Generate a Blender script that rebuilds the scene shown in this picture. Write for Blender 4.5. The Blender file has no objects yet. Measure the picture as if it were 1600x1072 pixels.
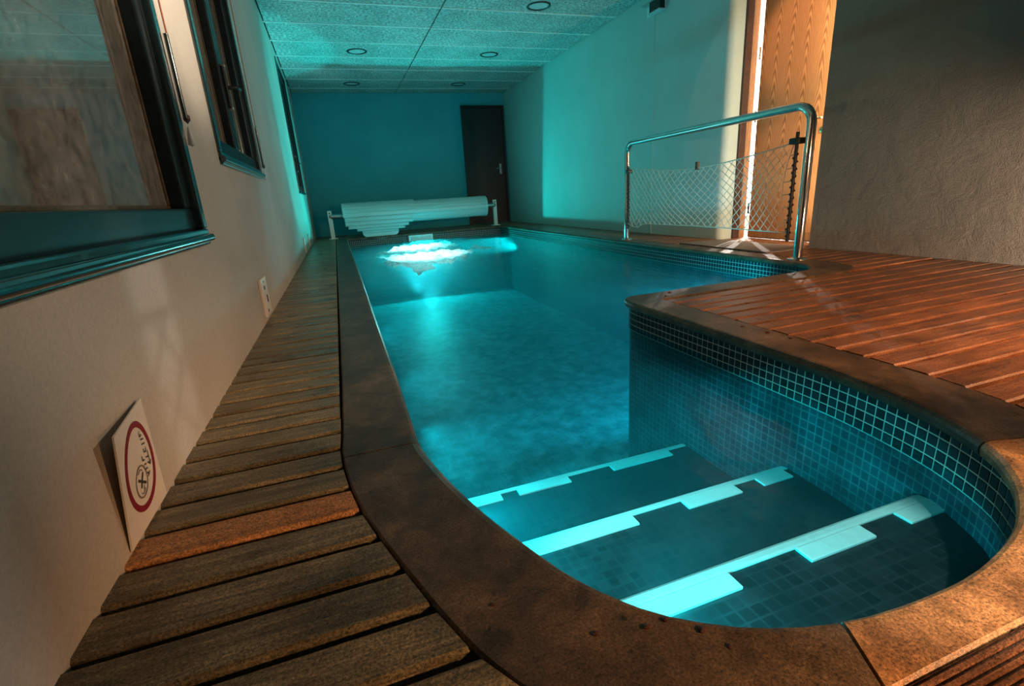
import bpy, bmesh, math, random
from mathutils import Vector, Matrix
random.seed(7)
S = bpy.context.scene
C = S.collection
# ------------------------------------------------------------------ camera
cd = bpy.data.cameras.new('camera'); cam = bpy.data.objects.new('camera', cd); C.objects.link(cam)
cd.sensor_width = 36.0; cd.lens = 17.0851; cd.clip_start = 0.02
r = Vector((0.94161, -0.33076, -0.06305)); d = Vector((-0.15416, -0.25699, -0.95404)); f = Vector((0.29935, 0.90805, -0.29297))
M = Matrix(((r.x, -d.x, -f.x, 0), (r.y, -d.y, -f.y, 0), (r.z, -d.z, -f.z, 0.56), (0, 0, 0, 1)))
cam.matrix_world = M
S.camera = cam
# ------------------------------------------------------------------ world, exposure
w = bpy.data.worlds.new('night'); S.world = w; w.use_nodes = True
w.node_tree.nodes['Background'].inputs[0].default_value = (0.02, 0.03, 0.035, 1)
w.node_tree.nodes['Background'].inputs[1].default_value = 0.3
vs = S.view_settings
vs.view_transform = 'Standard'; vs.look = 'None'; vs.exposure = 0.3; vs.gamma = 1.0; vs.use_curve_mapping = False
S.cycles.use_denoising = True
S.cycles.max_bounces = 8; S.cycles.transparent_max_bounces = 12; S.cycles.volume_bounces = 0
S.cycles.sample_clamp_indirect = 4.0
S.cycles.caustics_reflective = False; S.cycles.caustics_refractive = False

# ------------------------------------------------------------------ lamps
def lamp(name, kind, loc, color, power, target=None, size=0.05, angle=None, blend=0.1, sx=None, sy=None):
    l = bpy.data.lights.new(name, kind); l.color = color; l.energy = power
    if kind == 'AREA':
        l.shape = 'RECTANGLE'; l.size = sx; l.size_y = sy
    else:
        l.shadow_soft_size = size
    if kind == 'SPOT':
        l.spot_size = math.radians(angle); l.spot_blend = blend
    o = bpy.data.objects.new(name, l); C.objects.link(o); o.location = loc
    if target is not None:
        o.rotation_euler = (Vector(target) - Vector(loc)).to_track_quat('-Z', 'Y').to_euler()
    return o
CY = (0.0, 0.92, 1.0); CT = (0.0, 1.0, 0.93)
# far end lamp of the pool; the other underwater spots are added fill light
lamp('pool_lamp_far', 'SPOT', (1.4, 8.86, -0.30), CT, 165, (1.4, 5.0, -0.30), 0.07, 157, 0.04)
for fy, fe in ((7.6, 150), (6.3, 150), (5.35, 16)):
    lamp('glare_floor_fill', 'SPOT', (1.0, fy, -0.85), (0.62, 1.0, 0.97), fe, (1.0 if fe > 99 else 0.85, fy - 0.1, 0.0), 0.06, 80, 0.7)  # added upward fill below the white glare patch
lamp('glare_fill', 'SPOT', (1.30, 8.75, -0.50), (0.62, 1.0, 0.97), 260, (0.95, 5.9, -0.12), 0.06, 22, 0.6)  # added fill aimed at the glare patch
lamp('pool_fill_right', 'SPOT', (2.82, 7.9, -0.34), CT, 300, (-0.43, 7.70, 1.0), 0.06, 53, 0.08)  # added fill for the teal strip on the left wall
lamp('pool_fill_left', 'SPOT', (0.20, 6.6, -0.45), CT, 8, (3.5, 5.8, 0.5), 0.06, 110, 0.5)  # added teal fill for the right wall
lamp('pool_fill_peninsula', 'SPOT', (2.2, 2.40, -0.30), (0.0, 0.75, 1.0), 55, (2.0, 6.0, -0.5), 0.06, 150, 0.3)  # added fill for the blue glow past the peninsula
lamp('pool_fill_lane', 'SPOT', (0.19, 2.9, -0.62), CY, 7, (0.9, 2.7, -1.1), 0.05, 110, 0.5)  # added lane fill, out of sight below the coping
lamp('pool_fill_steps', 'SPOT', (0.185, 0.98, -0.165), CY, 34, (0.9, 1.08, -0.68), 0.03, 76, 0.15)  # added fill under the coping to brighten the step edges
lamp('pool_fill_steps', 'SPOT', (0.345, 0.53, -0.150), CY, 26, (1.1, 0.80, -0.60), 0.03, 72, 0.12)
lamp('pool_fill_steps', 'SPOT', (0.155, 1.55, -0.20), CY, 22, (0.9, 1.6, -0.80), 0.03, 76, 0.15)
lamp('pool_fill_lane', 'SPOT', (0.19, 1.9, -0.40), CY, 4, (1.2, 2.3, -1.1), 0.05, 90, 0.4)
lamp('pool_fill_lane', 'SPOT', (0.19, 4.6, -0.60), CY, 12, (1.6, 4.4, -1.1), 0.05, 120, 0.5)
# low warm lamp beyond the right edge, then added fill spots without fixtures
lamp('warm_floor_lamp', 'SPOT', (2.5, -0.2, 0.9), (1.0, 0.46, 0.20), 190, (2.15, 1.35, 0.0), 0.06, 78, 0.6)
lamp('warm_coping_fill', 'SPOT', (1.5, -0.5, 0.55), (1.0, 0.50, 0.22), 125, (0.85, 0.28, 0.0), 0.05, 56, 0.8)  # added fill for the orange near coping
lamp('warm_wall_fill', 'SPOT', (2.75, 0.95, 1.75), (1.0, 0.70, 0.47), 125, (-0.43, 2.3, 1.6), 0.08, 74, 0.35)  # added warm fill over the left wall
lamp('warm_wall_fill', 'SPOT', (2.75, 0.95, 1.75), (1.0, 0.82, 0.62), 760, (-0.43, 2.22, 1.55), 0.08, 24, 1.0)  # added bright core between the windows
lamp('warm_sign_fill', 'SPOT', (2.6, 1.12, 0.08), (1.0, 0.66, 0.42), 8, (-0.43, 0.80, 0.02), 0.04, 22, 0.8)  # added low fill on the sign
lamp('step_fill', 'SPOT', (0.78, -0.45, 2.40), (1.0, 0.93, 0.82), 210, (0.80, 0.72, -0.24), 0.04, 19, 0.5)  # added white fill on the first step, no fixture above
lamp('warm_stucco_fill', 'SPOT', (3.12, 0.35, 0.16), (1.0, 0.70, 0.50), 170, (3.56, 1.35, 0.18), 0.04, 66, 0.8)  # added grazing fill along the stucco
lamp('pier_fill', 'POINT', (-0.68, 3.25, 0.9), (1.0, 0.62, 0.36), 160, size=0.03)  # added to light the pier outside the window
lamp('warm_door_fill', 'SPOT', (2.43, 3.45, 2.44), (1.0, 0.50, 0.26), 105, (3.8, 3.52, 0.35), 0.06, 30, 0.7)  # added fill on the oak door, no lit fixture here
lamp('warm_door_fill', 'SPOT', (2.43, 3.45, 2.44), (1.0, 0.53, 0.29), 75, (3.8, 3.52, 1.65), 0.06, 30, 0.6)
lamp('recess_fill', 'AREA', (3.69, 3.01, 1.15), (1.0, 0.76, 0.48), 13.0, (3.58, 3.95, 1.15), sx=0.02, sy=2.0)  # added unseen fill for the rounded wall corner
# lamps in the corridor behind the oak door
for i, (a, b) in enumerate(((1.25, 0.75), (1.0, 0.8), (0.95, 1.3))):
    lamp('corridor_lamp', 'POINT', (3.86 + a, 3.94 + b, 0.9 + 0.25 * i), (1.0, 0.9, 0.8), 220, size=0.012)

# ------------------------------------------------------------------ materials
def mat(name):
    m = bpy.data.materials.new(name); m.use_nodes = True
    nt = m.node_tree; nt.nodes.clear()
    out = nt.nodes.new('ShaderNodeOutputMaterial')
    return m, nt, out
def N(nt, t, **kw):
    n = nt.nodes.new(t)
    for k, v in kw.items():
        if k in n.inputs: n.inputs[k].default_value = v
        else: setattr(n, k, v)
    return n
def L(nt, a, b): nt.links.new(a, b)
def ramp(nt, fac, stops):
    n = nt.nodes.new('ShaderNodeValToRGB'); e = n.color_ramp.elements
    while len(e) < len(stops): e.new(0.5)
    for el, (p, c) in zip(e, stops):
        el.position = p; el.color = (c[0], c[1], c[2], 1)
    L(nt, fac, n.inputs[0]); return n.outputs[0]
def mixc(nt, fac, a, b, mode='MIX'):
    n = nt.nodes.new('ShaderNodeMix'); n.data_type = 'RGBA'; n.blend_type = mode
    for s, v in ((n.inputs[0], fac), (n.inputs[6], a), (n.inputs[7], b)):
        if hasattr(v, 'is_linked'): L(nt, v, s)
        elif isinstance(v, (int, float)): s.default_value = v
        else: s.default_value = (v[0], v[1], v[2], 1)
    return n.outputs[2]
def math_(nt, op, a, b=None):
    n = nt.nodes.new('ShaderNodeMath'); n.operation = op
    for s, v in zip(n.inputs, (a, b)):
        if v is None: continue
        if hasattr(v, 'is_linked'): L(nt, v, s)
        else: s.default_value = v
    return n.outputs[0]
def coords(nt, scale=(1, 1, 1), rand=False, world=False):
    tc = nt.nodes.new('ShaderNodeTexCoord')
    src = tc.outputs['Object']
    if world:
        src = nt.nodes.new('ShaderNodeNewGeometry').outputs['Position']
    if rand:
        oi = nt.nodes.new('ShaderNodeObjectInfo')
        cb = N(nt, 'ShaderNodeCombineXYZ')
        mm = math_(nt, 'MULTIPLY', oi.outputs['Random'], 37.0)
        for i in range(3): L(nt, mm, cb.inputs[i])
        ad = N(nt, 'ShaderNodeVectorMath', operation='ADD'); L(nt, src, ad.inputs[0]); L(nt, cb.outputs[0], ad.inputs[1]); src = ad.outputs[0]
    mp = N(nt, 'ShaderNodeMapping'); mp.inputs['Scale'].default_value = scale; L(nt, src, mp.inputs[0])
    return mp.outputs[0]
def noise(nt, vec, scale, detail=4, rough=0.6, dist=0.0):
    n = N(nt, 'ShaderNodeTexNoise', Scale=scale, Detail=detail, Roughness=rough, Distortion=dist); L(nt, vec, n.inputs['Vector']); return n.outputs[0]
def bump(nt, h, strength, dist=0.01):
    n = N(nt, 'ShaderNodeBump', Strength=strength, Distance=dist); L(nt, h, n.inputs['Height']); return n.outputs[0]
def princ(nt, out, color, rough=0.5, metal=0.0, normal=None, spec=0.5, coat=0.0):
    p = N(nt, 'ShaderNodeBsdfPrincipled', Metallic=metal)
    p.inputs['Specular IOR Level'].default_value = spec
    p.inputs['Coat Weight'].default_value = coat
    if hasattr(color, 'is_linked'): L(nt, color, p.inputs['Base Color'])
    else: p.inputs['Base Color'].default_value = (color[0], color[1], color[2], 1)
    if hasattr(rough, 'is_linked'): L(nt, rough, p.inputs['Roughness'])
    else: p.inputs['Roughness'].default_value = rough
    if normal is not None: L(nt, normal, p.inputs['Normal'])
    L(nt, p.outputs[0], out.inputs[0]); return p
def simple(name, color, rough=0.5, metal=0.0, grain=0.15, scale=40, bmp=0.0, spec=0.5, coat=0.0):
    m, nt, out = mat(name); v = coords(nt)
    n = noise(nt, v, scale)
    lo = [c * (1 - grain) for c in color]; hi = [min(1, c * (1 + grain)) for c in color]
    c = ramp(nt, n, [(0.3, lo), (0.7, hi)])
    princ(nt, out, c, rough, metal, bump(nt, n, bmp, 0.004) if bmp else None, spec, coat)
    return m
def wood(name, dark, mid, light, axis='x', rough=0.5, patch=0.5):
    m, nt, out = mat(name)
    st = {'x': (1.2, 22, 22), 'y': (22, 1.2, 22), 'z': (22, 22, 1.2)}[axis]
    v = coords(nt, st, rand=True); v2 = coords(nt, (1, 1, 1), rand=True)
    g = noise(nt, v, 3.0, 6, 0.7, 0.6)
    blot = noise(nt, v2, 6.0, 5, 0.65)
    fine = noise(nt, v2, 260.0, 2, 0.8)
    c = ramp(nt, g, [(0.28, dark), (0.5, mid), (0.75, light)])
    stain = ramp(nt, blot, [(0.35, (1 - patch,) * 3), (0.6, (1.1, 1.1, 1.1))])
    c = mixc(nt, 1.0, c, stain, 'MULTIPLY')
    c = mixc(nt, 0.85, c, ramp(nt, fine, [(0.33, (0.15, 0.2, 0.15)), (0.67, (2.0, 1.85, 1.7))]), 'MULTIPLY')
    oi = nt.nodes.new('ShaderNodeObjectInfo')
    c = mixc(nt, 1.0, c, ramp(nt, oi.outputs['Random'], [(0, (0.75,) * 3), (1, (1.25, 1.2, 1.15))]), 'MULTIPLY')
    h = math_(nt, 'ADD', g, math_(nt, 'MULTIPLY', fine, 0.5))
    princ(nt, out, c, ramp(nt, blot, [(0.3, (rough - .12,) * 3), (0.7, (rough + .15,) * 3)]), 0, bump(nt, h, 0.45, 0.003), 0.5)
    return m
m_plank = wood('decking', (0.045, 0.041, 0.026), (0.18, 0.155, 0.098), (0.40, 0.34, 0.22), 'x', 0.33, 0.45)
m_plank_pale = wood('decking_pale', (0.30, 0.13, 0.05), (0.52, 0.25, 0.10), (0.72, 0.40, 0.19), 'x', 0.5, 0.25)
m_plank_red = wood('decking_red', (0.07, 0.032, 0.018), (0.20, 0.092, 0.050), (0.34, 0.17, 0.095), 'x', 0.36, 0.40)

def stone(name, dark, mid, light, k=1.0):
    m, nt, out = mat(name); v = coords(nt)
    big = noise(nt, v, 5.0, 6, 0.65, 0.3); fine = noise(nt, v, 240.0, 3, 0.85); spots = noise(nt, v, 26.0, 3, 0.6)
    c = ramp(nt, big, [(0.3, dark), (0.52, mid), (0.72, light)])
    c = mixc(nt, 0.9, c, ramp(nt, fine, [(0.33, (0.15, 0.18, 0.15)), (0.67, (2.0, 1.9, 1.8))]), 'MULTIPLY')
    c = mixc(nt, 0.8, c, ramp(nt, noise(nt, coords(nt, (1, 1, 1)), 16.0, 5, 0.7, 0.8), [(0.34, (0.35,) * 3), (0.62, (1.35,) * 3)]), 'MULTIPLY')
    c = mixc(nt, 1.0, c, ramp(nt, spots, [(0.27, (0.12,) * 3), (0.36, (1,) * 3)]), 'MULTIPLY')
    h = math_(nt, 'ADD', math_(nt, 'MULTIPLY', fine, 0.6), spots)
    princ(nt, out, c, 0.42, 0, bump(nt, h, 0.35, 0.004), 0.5); return m
m_coping = stone('coping_stone', (0.034, 0.023, 0.013), (0.088, 0.058, 0.033), (0.17, 0.115, 0.068))
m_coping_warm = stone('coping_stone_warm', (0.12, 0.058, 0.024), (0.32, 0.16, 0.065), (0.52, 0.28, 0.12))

def plaster(name, color, rough=0.85, coarse=0.0, fine=0.3, var=0.1, lump=7.0):
    m, nt, out = mat(name); v = coords(nt)
    big = noise(nt, v, 1.6, 4, 0.6); fn = noise(nt, v, 150.0, 4, 0.7); lm = noise(nt, v, lump, 5, 0.62, 0.4)
    c = ramp(nt, big, [(0.3, [x * (1 - var) for x in color]), (0.7, [x * (1 + var) for x in color])])
    c = mixc(nt, 0.35, c, ramp(nt, fn, [(0.3, (0.7,) * 3), (0.7, (1.3,) * 3)]), 'MULTIPLY')
    h = math_(nt, 'ADD', math_(nt, 'MULTIPLY', fn, fine), math_(nt, 'MULTIPLY', lm, coarse))
    princ(nt, out, c, rough, 0, bump(nt, h, 1.0 if coarse else 0.6, 0.035 if coarse else 0.002), 0.3); return m
m_wall = plaster('painted_plaster', (0.47, 0.43, 0.38), 0.8)
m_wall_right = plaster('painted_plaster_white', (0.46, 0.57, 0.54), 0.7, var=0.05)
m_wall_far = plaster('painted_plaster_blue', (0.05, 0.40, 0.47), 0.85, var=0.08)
m_stucco = plaster('rough_stucco', (0.36, 0.33, 0.28), 0.9, 1.6, 0.5, 0.12, 7.0)
m_beige = plaster('beige_plaster', (0.66, 0.58, 0.45), 0.7)
# ceiling tile
m_tile_c, nt, out = mat('mineral_fibre'); v = coords(nt)
n1 = noise(nt, v, 34, 6, 0.85); n2 = noise(nt, v, 3, 3)
c = ramp(nt, n1, [(0.40, (0.11, 0.12, 0.11)), (0.5, (0.35, 0.41, 0.39)), (0.60, (0.60, 0.70, 0.68))])
c = mixc(nt, 0.5, c, ramp(nt, n2, [(0.3, (0.6,) * 3), (0.7, (1.3,) * 3)]), 'MULTIPLY')
princ(nt, out, c, 0.8, 0, bump(nt, n1, 0.5, 0.004), 0.4)
m_rail = simple('white_rail', (0.75, 0.75, 0.73), 0.35, 0.0)
m_dark = simple('dark_void', (0.012, 0.012, 0.012), 0.9)
m_sub = simple('dark_subfloor', (0.02, 0.014, 0.010), 0.9)
m_frame = simple('dark_lacquered_metal', (0.012, 0.028, 0.032), 0.16, 0.0, 0.3, 25, 0.05, 0.9, 0.6)
m_sash = simple('matt_black_metal', (0.008, 0.016, 0.018), 0.38, 0.0, 0.3, 25, 0.0, 0.3)
m_bead = simple('brown_bead', (0.07, 0.045, 0.018), 0.5, 0, 0.5, 60)
m_chrome = simple('polished_steel', (0.72, 0.70, 0.68), 0.10, 1.0, 0.05)
m_steel = simple('brushed_steel', (0.55, 0.55, 0.55), 0.3, 1.0, 0.1)
m_brass = simple('warm_brass', (0.85, 0.62, 0.38), 0.25, 1.0, 0.1)
m_black = simple('black_plastic', (0.012, 0.011, 0.010), 0.45)
m_white = simple('white_plastic', (0.80, 0.80, 0.78), 0.4, 0, 0.04)
m_slat = simple('cover_slat', (0.42, 0.68, 0.68), 0.34, 0, 0.06, 60)
m_cord = simple('net_cord', (0.70, 0.60, 0.48), 0.8)
m_blackcord = simple('dark_cord', (0.03, 0.028, 0.026), 0.8)
m_red = simple('dark_red_ink', (0.24, 0.006, 0.022), 0.5, 0, 0.05)
m_ink = simple('grey_ink', (0.045, 0.038, 0.035), 0.6)
m_ink2 = simple('faded_ink', (0.20, 0.16, 0.13), 0.6)
m_paper = simple('sign_board', (0.72, 0.66, 0.60), 0.5, 0, 0.03)
m_redcord = simple('rust_cord', (0.36, 0.13, 0.08), 0.7)
m_mat = simple('grey_mat', (0.16, 0.135, 0.12), 0.75, 0, 0.25, 120, 0.3)
m_fdoor = simple('black_door', (0.008, 0.009, 0.009), 0.4)
m_jamb = simple('dark_stained_jamb', (0.06, 0.025, 0.014), 0.45, 0, 0.3, 30)
# oak veneer with cathedral grain
m_oak, nt, out = mat('oak_veneer'); v = coords(nt)
sp = N(nt, 'ShaderNodeSeparateXYZ'); L(nt, v, sp.inputs[0])
wob = noise(nt, coords(nt, (1, 1, 0.35)), 5.0, 3)
yy = math_(nt, 'ADD', sp.outputs[1], math_(nt, 'MULTIPLY', wob, 0.05))
fr = math_(nt, 'SUBTRACT', math_(nt, 'FRACT', math_(nt, 'MULTIPLY', yy, 6.6)), 0.5)
par = math_(nt, 'MULTIPLY', math_(nt, 'POWER', math_(nt, 'ABSOLUTE', fr), 2.0), 3.4)
zz = math_(nt, 'ADD', math_(nt, 'ADD', sp.outputs[2], par), math_(nt, 'MULTIPLY', wob, 0.35))
bands = math_(nt, 'SINE', math_(nt, 'MULTIPLY', zz, 62.0))
fg = noise(nt, coords(nt, (60, 60, 1.5)), 6.0, 4, 0.7)
hh = math_(nt, 'ADD', math_(nt, 'MULTIPLY', bands, 0.26), fg)
c = ramp(nt, hh, [(0.28, (0.27, 0.115, 0.042)), (0.5, (0.43, 0.20, 0.080)), (0.75, (0.55, 0.28, 0.12))])
princ(nt, out, c, 0.42, 0, None, 0.4)
m_casing = wood('oak_casing', (0.22, 0.11, 0.05), (0.34, 0.18, 0.085), (0.45, 0.26, 0.13), 'z', 0.5, 0.1)
# glazed mosaic tile
m_mosaic, nt, out = mat('dark_glazed_tile'); v = coords(nt)
oi = nt.nodes.new('ShaderNodeObjectInfo')
c = ramp(nt, oi.outputs['Random'], [(0, (0.010, 0.020, 0.026)), (0.6, (0.015, 0.030, 0.038)), (1, (0.026, 0.048, 0.058))])
princ(nt, out, c, 0.42, 0, bump(nt, noise(nt, v, 60, 2), 0.15, 0.002), 0.2)
m_grout = simple('pale_grout', (0.55, 0.57, 0.50), 0.85, 0, 0.2, 90)
# under-water floor mosaic: brick pattern
def pool_mosaic(name, a, b, grout, sc, wall=False):
    m, nt, out = mat(name); v = coords(nt)
    br = N(nt, 'ShaderNodeTexBrick', Scale=sc, offset=0.0)
    if wall:
        sx = N(nt, 'ShaderNodeSeparateXYZ'); L(nt, v, sx.inputs[0]); cb = N(nt, 'ShaderNodeCombineXYZ')
        L(nt, math_(nt, 'ADD', sx.outputs[0], sx.outputs[1]), cb.inputs[0]); L(nt, sx.outputs[2], cb.inputs[1]); L(nt, cb.outputs[0], br.inputs['Vector'])
    else: L(nt, v, br.inputs['Vector'])
    br.inputs['Color1'].default_value = (*a, 1); br.inputs['Color2'].default_value = (*b, 1); br.inputs['Mortar'].default_value = (*grout, 1)
    br.inputs['Mortar Size'].default_value = 0.04; br.inputs['Brick Width'].default_value = 0.5; br.inputs['Row Height'].default_value = 0.5; br.inputs['Bias'].default_value = 0
    nz = noise(nt, v, 9, 4, 0.6)
    c = mixc(nt, 1.0, br.outputs[0], ramp(nt, nz, [(0.3, (0.45,) * 3), (0.7, (1.5,) * 3)]), 'MULTIPLY')
    princ(nt, out, c, 0.5); return m
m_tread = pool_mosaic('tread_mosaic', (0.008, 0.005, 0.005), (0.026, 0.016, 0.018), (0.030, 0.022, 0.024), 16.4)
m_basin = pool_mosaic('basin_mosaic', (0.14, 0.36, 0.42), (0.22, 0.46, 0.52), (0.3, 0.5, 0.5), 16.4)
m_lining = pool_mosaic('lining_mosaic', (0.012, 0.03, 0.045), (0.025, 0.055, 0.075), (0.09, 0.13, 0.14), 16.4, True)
m_nose = simple('white_nosing', (0.88, 0.90, 0.88), 0.4, 0, 0.05, 50)
# water: clear moving surface over faintly cloudy water
m_water, nt, out = mat('pool_water_surface')
v = coords(nt, (1, 0.45, 1))
n1 = noise(nt, v, 5.0, 4, 0.55, 0.8); n2 = noise(nt, coords(nt, (1, 0.6, 1)), 22, 3, 0.6)
bm_ = bump(nt, math_(nt, 'ADD', n1, math_(nt, 'MULTIPLY', n2, 0.25)), 0.35, 0.04)
tr = N(nt, 'ShaderNodeBsdfTransparent'); tr.inputs[0].default_value = (0.58, 0.97, 1.0, 1)
gl = N(nt, 'ShaderNodeBsdfGlossy', Roughness=0.14); L(nt, bm_, gl.inputs['Normal'])
tl = N(nt, 'ShaderNodeBsdfTranslucent'); tl.inputs[0].default_value = (0.12, 0.85, 0.95, 1)
fz = N(nt, 'ShaderNodeFresnel', IOR=1.33); L(nt, bm_, fz.inputs['Normal'])
cl = ramp(nt, noise(nt, coords(nt, (1, 0.5, 1)), 3.2, 5, 0.6, 1.2), [(0.38, (0.0,) * 3), (0.70, (0.085,) * 3)])
m1 = N(nt, 'ShaderNodeMixShader'); L(nt, cl, m1.inputs[0]); L(nt, tr.outputs[0], m1.inputs[1]); L(nt, tl.outputs[0], m1.inputs[2])
m2 = N(nt, 'ShaderNodeMixShader'); L(nt, math_(nt, 'MULTIPLY', fz.outputs[0], 0.5), m2.inputs[0]); L(nt, m1.outputs[0], m2.inputs[1]); L(nt, gl.outputs[0], m2.inputs[2])
L(nt, m2.outputs[0], out.inputs[0])
vol = N(nt, 'ShaderNodeVolumePrincipled')
vol.inputs['Color'].default_value = (0.04, 0.72, 0.82, 1); vol.inputs['Density'].default_value = 0.20; vol.inputs['Anisotropy'].default_value = 0.2
L(nt, vol.outputs[0], out.inputs['Volume'])
# white patch standing for the lamp's glare on the water
m_glare_foam, nt, out = mat('white_glare_foam'); v = coords(nt)
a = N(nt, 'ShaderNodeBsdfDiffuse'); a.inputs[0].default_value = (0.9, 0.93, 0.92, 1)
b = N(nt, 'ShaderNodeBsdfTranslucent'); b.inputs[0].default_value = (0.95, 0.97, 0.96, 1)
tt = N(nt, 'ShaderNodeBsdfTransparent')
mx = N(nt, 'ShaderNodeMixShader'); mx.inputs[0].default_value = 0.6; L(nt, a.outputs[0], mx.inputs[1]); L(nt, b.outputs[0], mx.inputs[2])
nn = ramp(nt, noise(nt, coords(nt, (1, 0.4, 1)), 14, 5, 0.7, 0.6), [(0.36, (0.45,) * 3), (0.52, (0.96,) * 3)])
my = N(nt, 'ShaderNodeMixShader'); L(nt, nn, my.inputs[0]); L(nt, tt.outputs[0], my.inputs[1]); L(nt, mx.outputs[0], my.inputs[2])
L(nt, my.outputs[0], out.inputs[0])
# window glass: clear pane with dried haze
m_glass, nt, out = mat('hazy_glass'); v = coords(nt)
tr = N(nt, 'ShaderNodeBsdfTransparent'); tr.inputs[0].default_value = (0.85, 0.92, 0.90, 1)
gl = N(nt, 'ShaderNodeBsdfGlossy', Roughness=0.03)
df = N(nt, 'ShaderNodeBsdfDiffuse'); df.inputs[0].default_value = (0.62, 0.58, 0.50, 1)
fz = N(nt, 'ShaderNodeFresnel', IOR=3.4)
hz = ramp(nt, noise(nt, v, 30, 8, 0.85), [(0.35, (0.14,) * 3), (0.70, (0.58,) * 3)])
m1 = N(nt, 'ShaderNodeMixShader'); L(nt, hz, m1.inputs[0]); L(nt, tr.outputs[0], m1.inputs[1]); L(nt, df.outputs[0], m1.inputs[2])
m2 = N(nt, 'ShaderNodeMixShader'); L(nt, fz.outputs[0], m2.inputs[0]); L(nt, m1.outputs[0], m2.inputs[1]); L(nt, gl.outputs[0], m2.inputs[2])
L(nt, m2.outputs[0], out.inputs[0])
m_lens, nt, out = mat('pool_lamp_lens')
e = N(nt, 'ShaderNodeEmission', Strength=14.0); e.inputs[0].default_value = (0.55, 1, 1, 1); L(nt, e.outputs[0], out.inputs[0])
m_glasslens = simple('frosted_lens', (0.55, 0.58, 0.58), 0.25, 0, 0.05)

# ------------------------------------------------------------------ geometry helpers
class B:
    def __init__(s): s.v = []; s.f = []; s.sm = []
    def add(s, vs, fs, smooth=False):
        o = len(s.v); s.v += [Vector(p) for p in vs]; s.f += [[i + o for i in q] for q in fs]; s.sm += [smooth] * len(fs); return s
    def box(s, a, b, bev=0.0):
        x0, y0, z0 = a; x1, y1, z1 = b
        if not bev:
            return s.add([(x, y, z) for z in (z0, z1) for y in (y0, y1) for x in (x0, x1)],
                         [(0, 2, 3, 1), (4, 5, 7, 6), (0, 1, 5, 4), (2, 6, 7, 3), (0, 4, 6, 2), (1, 3, 7, 5)])
        bm = bmesh.new()
        bmesh.ops.create_cube(bm, size=1)
        for q in bm.verts:
            q.co = Vector(((x0 + x1) / 2 + q.co.x * (x1 - x0), (y0 + y1) / 2 + q.co.y * (y1 - y0), (z0 + z1) / 2 + q.co.z * (z1 - z0)))
        bmesh.ops.bevel(bm, geom=bm.edges[:], offset=bev, segments=2, affect='EDGES', profile=0.5)
        bm.verts.index_update()
        s.add([q.co.copy() for q in bm.verts], [[q.index for q in fc.verts] for fc in bm.faces]); bm.free(); return s
    def tube(s, path, rad, n=10, caps=True, closed=False):
        P = [Vector(p) for p in path]; m = len(P); rings = []
        t0 = (P[1] - P[0]).normalized(); up = Vector((0, 0, 1)) if abs(t0.z) < 0.9 else Vector((1, 0, 0))
        nrm = t0.cross(up).normalized(); vs = []
        for i in range(m):
            if closed: t = (P[(i + 1) % m] - P[i - 1]).normalized()
            else: t = (P[min(i + 1, m - 1)] - P[max(i - 1, 0)]).normalized()
            nrm = (nrm - t * nrm.dot(t)).normalized(); bn = t.cross(nrm)
            rr = rad[i] if isinstance(rad, (list, tuple)) else rad
            vs += [P[i] + (nrm * math.cos(2 * math.pi * k / n) + bn * math.sin(2 * math.pi * k / n)) * rr for k in range(n)]
        fs = []
        for i in range(m if closed else m - 1):
            j = (i + 1) % m
            for k in range(n):
                k2 = (k + 1) % n; fs.append((i * n + k, i * n + k2, j * n + k2, j * n + k))
        s.add(vs, fs, True)
        if caps and not closed:
            s.add(vs[:n], [list(range(n))[::-1]]); s.add(vs[-n:], [list(range(n))])
        return s
    def lathe(s, c, axis, prof, n=24):
        c = Vector(c); ax = Vector(axis).normalized(); u = ax.orthogonal().normalized(); w_ = ax.cross(u)
        vs = []
        for h, r_ in prof:
            vs += [c + ax * h + (u * math.cos(2 * math.pi * k / n) + w_ * math.sin(2 * math.pi * k / n)) * max(r_, 1e-4) for k in range(n)]
        fs = []
        for i in range(len(prof) - 1):
            for k in range(n):
                k2 = (k + 1) % n; fs.append((i * n + k, i * n + k2, (i + 1) * n + k2, (i + 1) * n + k))
        s.add(vs, fs, True); return s
    def prism(s, pts, z0, z1):
        n = len(pts)
        return s.add([(x, y, z0) for x, y in pts] + [(x, y, z1) for x, y in pts],
                     [list(range(n))[::-1], list(range(n, 2 * n))] + [(i, (i + 1) % n, n + (i + 1) % n, n + i) for i in range(n)])
    def mesh(s, name, m, off=(0, 0, 0)):
        me = bpy.data.meshes.new(name); o = Vector(off)
        me.from_pydata([tuple(p - o) for p in s.v], [], s.f)
        me.polygons.foreach_set('use_smooth', s.sm); me.materials.append(m)
        bm = bmesh.new(); bm.from_mesh(me); bmesh.ops.recalc_face_normals(bm, faces=bm.faces[:]); bm.to_mesh(me); bm.free()
        me.update(); return me
    def build(s, name, m, parent=None, label=None, org=None):
        off = wloc(parent) if parent is not None else Vector(org or (0, 0, 0))
        o = bpy.data.objects.new(name, s.mesh(name, m, off)); C.objects.link(o)
        if parent is not None: o.parent = parent
        else: o.location = off
        if label: o['label'] = label
        return o
def wloc(o):
    p = Vector((0, 0, 0))
    while o is not None: p += o.location; o = o.parent
    return p
def tag(o, label=None, cat=None, group=None, kind=None):
    if label: o['label'] = label
    if cat: o['category'] = cat
    if group: o['group'] = group
    if kind: o['kind'] = kind
    return o
def thing(name, loc, label, cat, group=None, kind=None):
    o = bpy.data.objects.new(name, None); C.objects.link(o); o.location = loc; o.empty_display_size = 0.1
    return tag(o, label, cat, group, kind)
def inst(name, me, loc, parent, label=None):
    o = bpy.data.objects.new(name, me); C.objects.link(o)
    o.parent = parent; o.location = Vector(loc) - wloc(parent)
    if label: o['label'] = label
    return o
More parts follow.
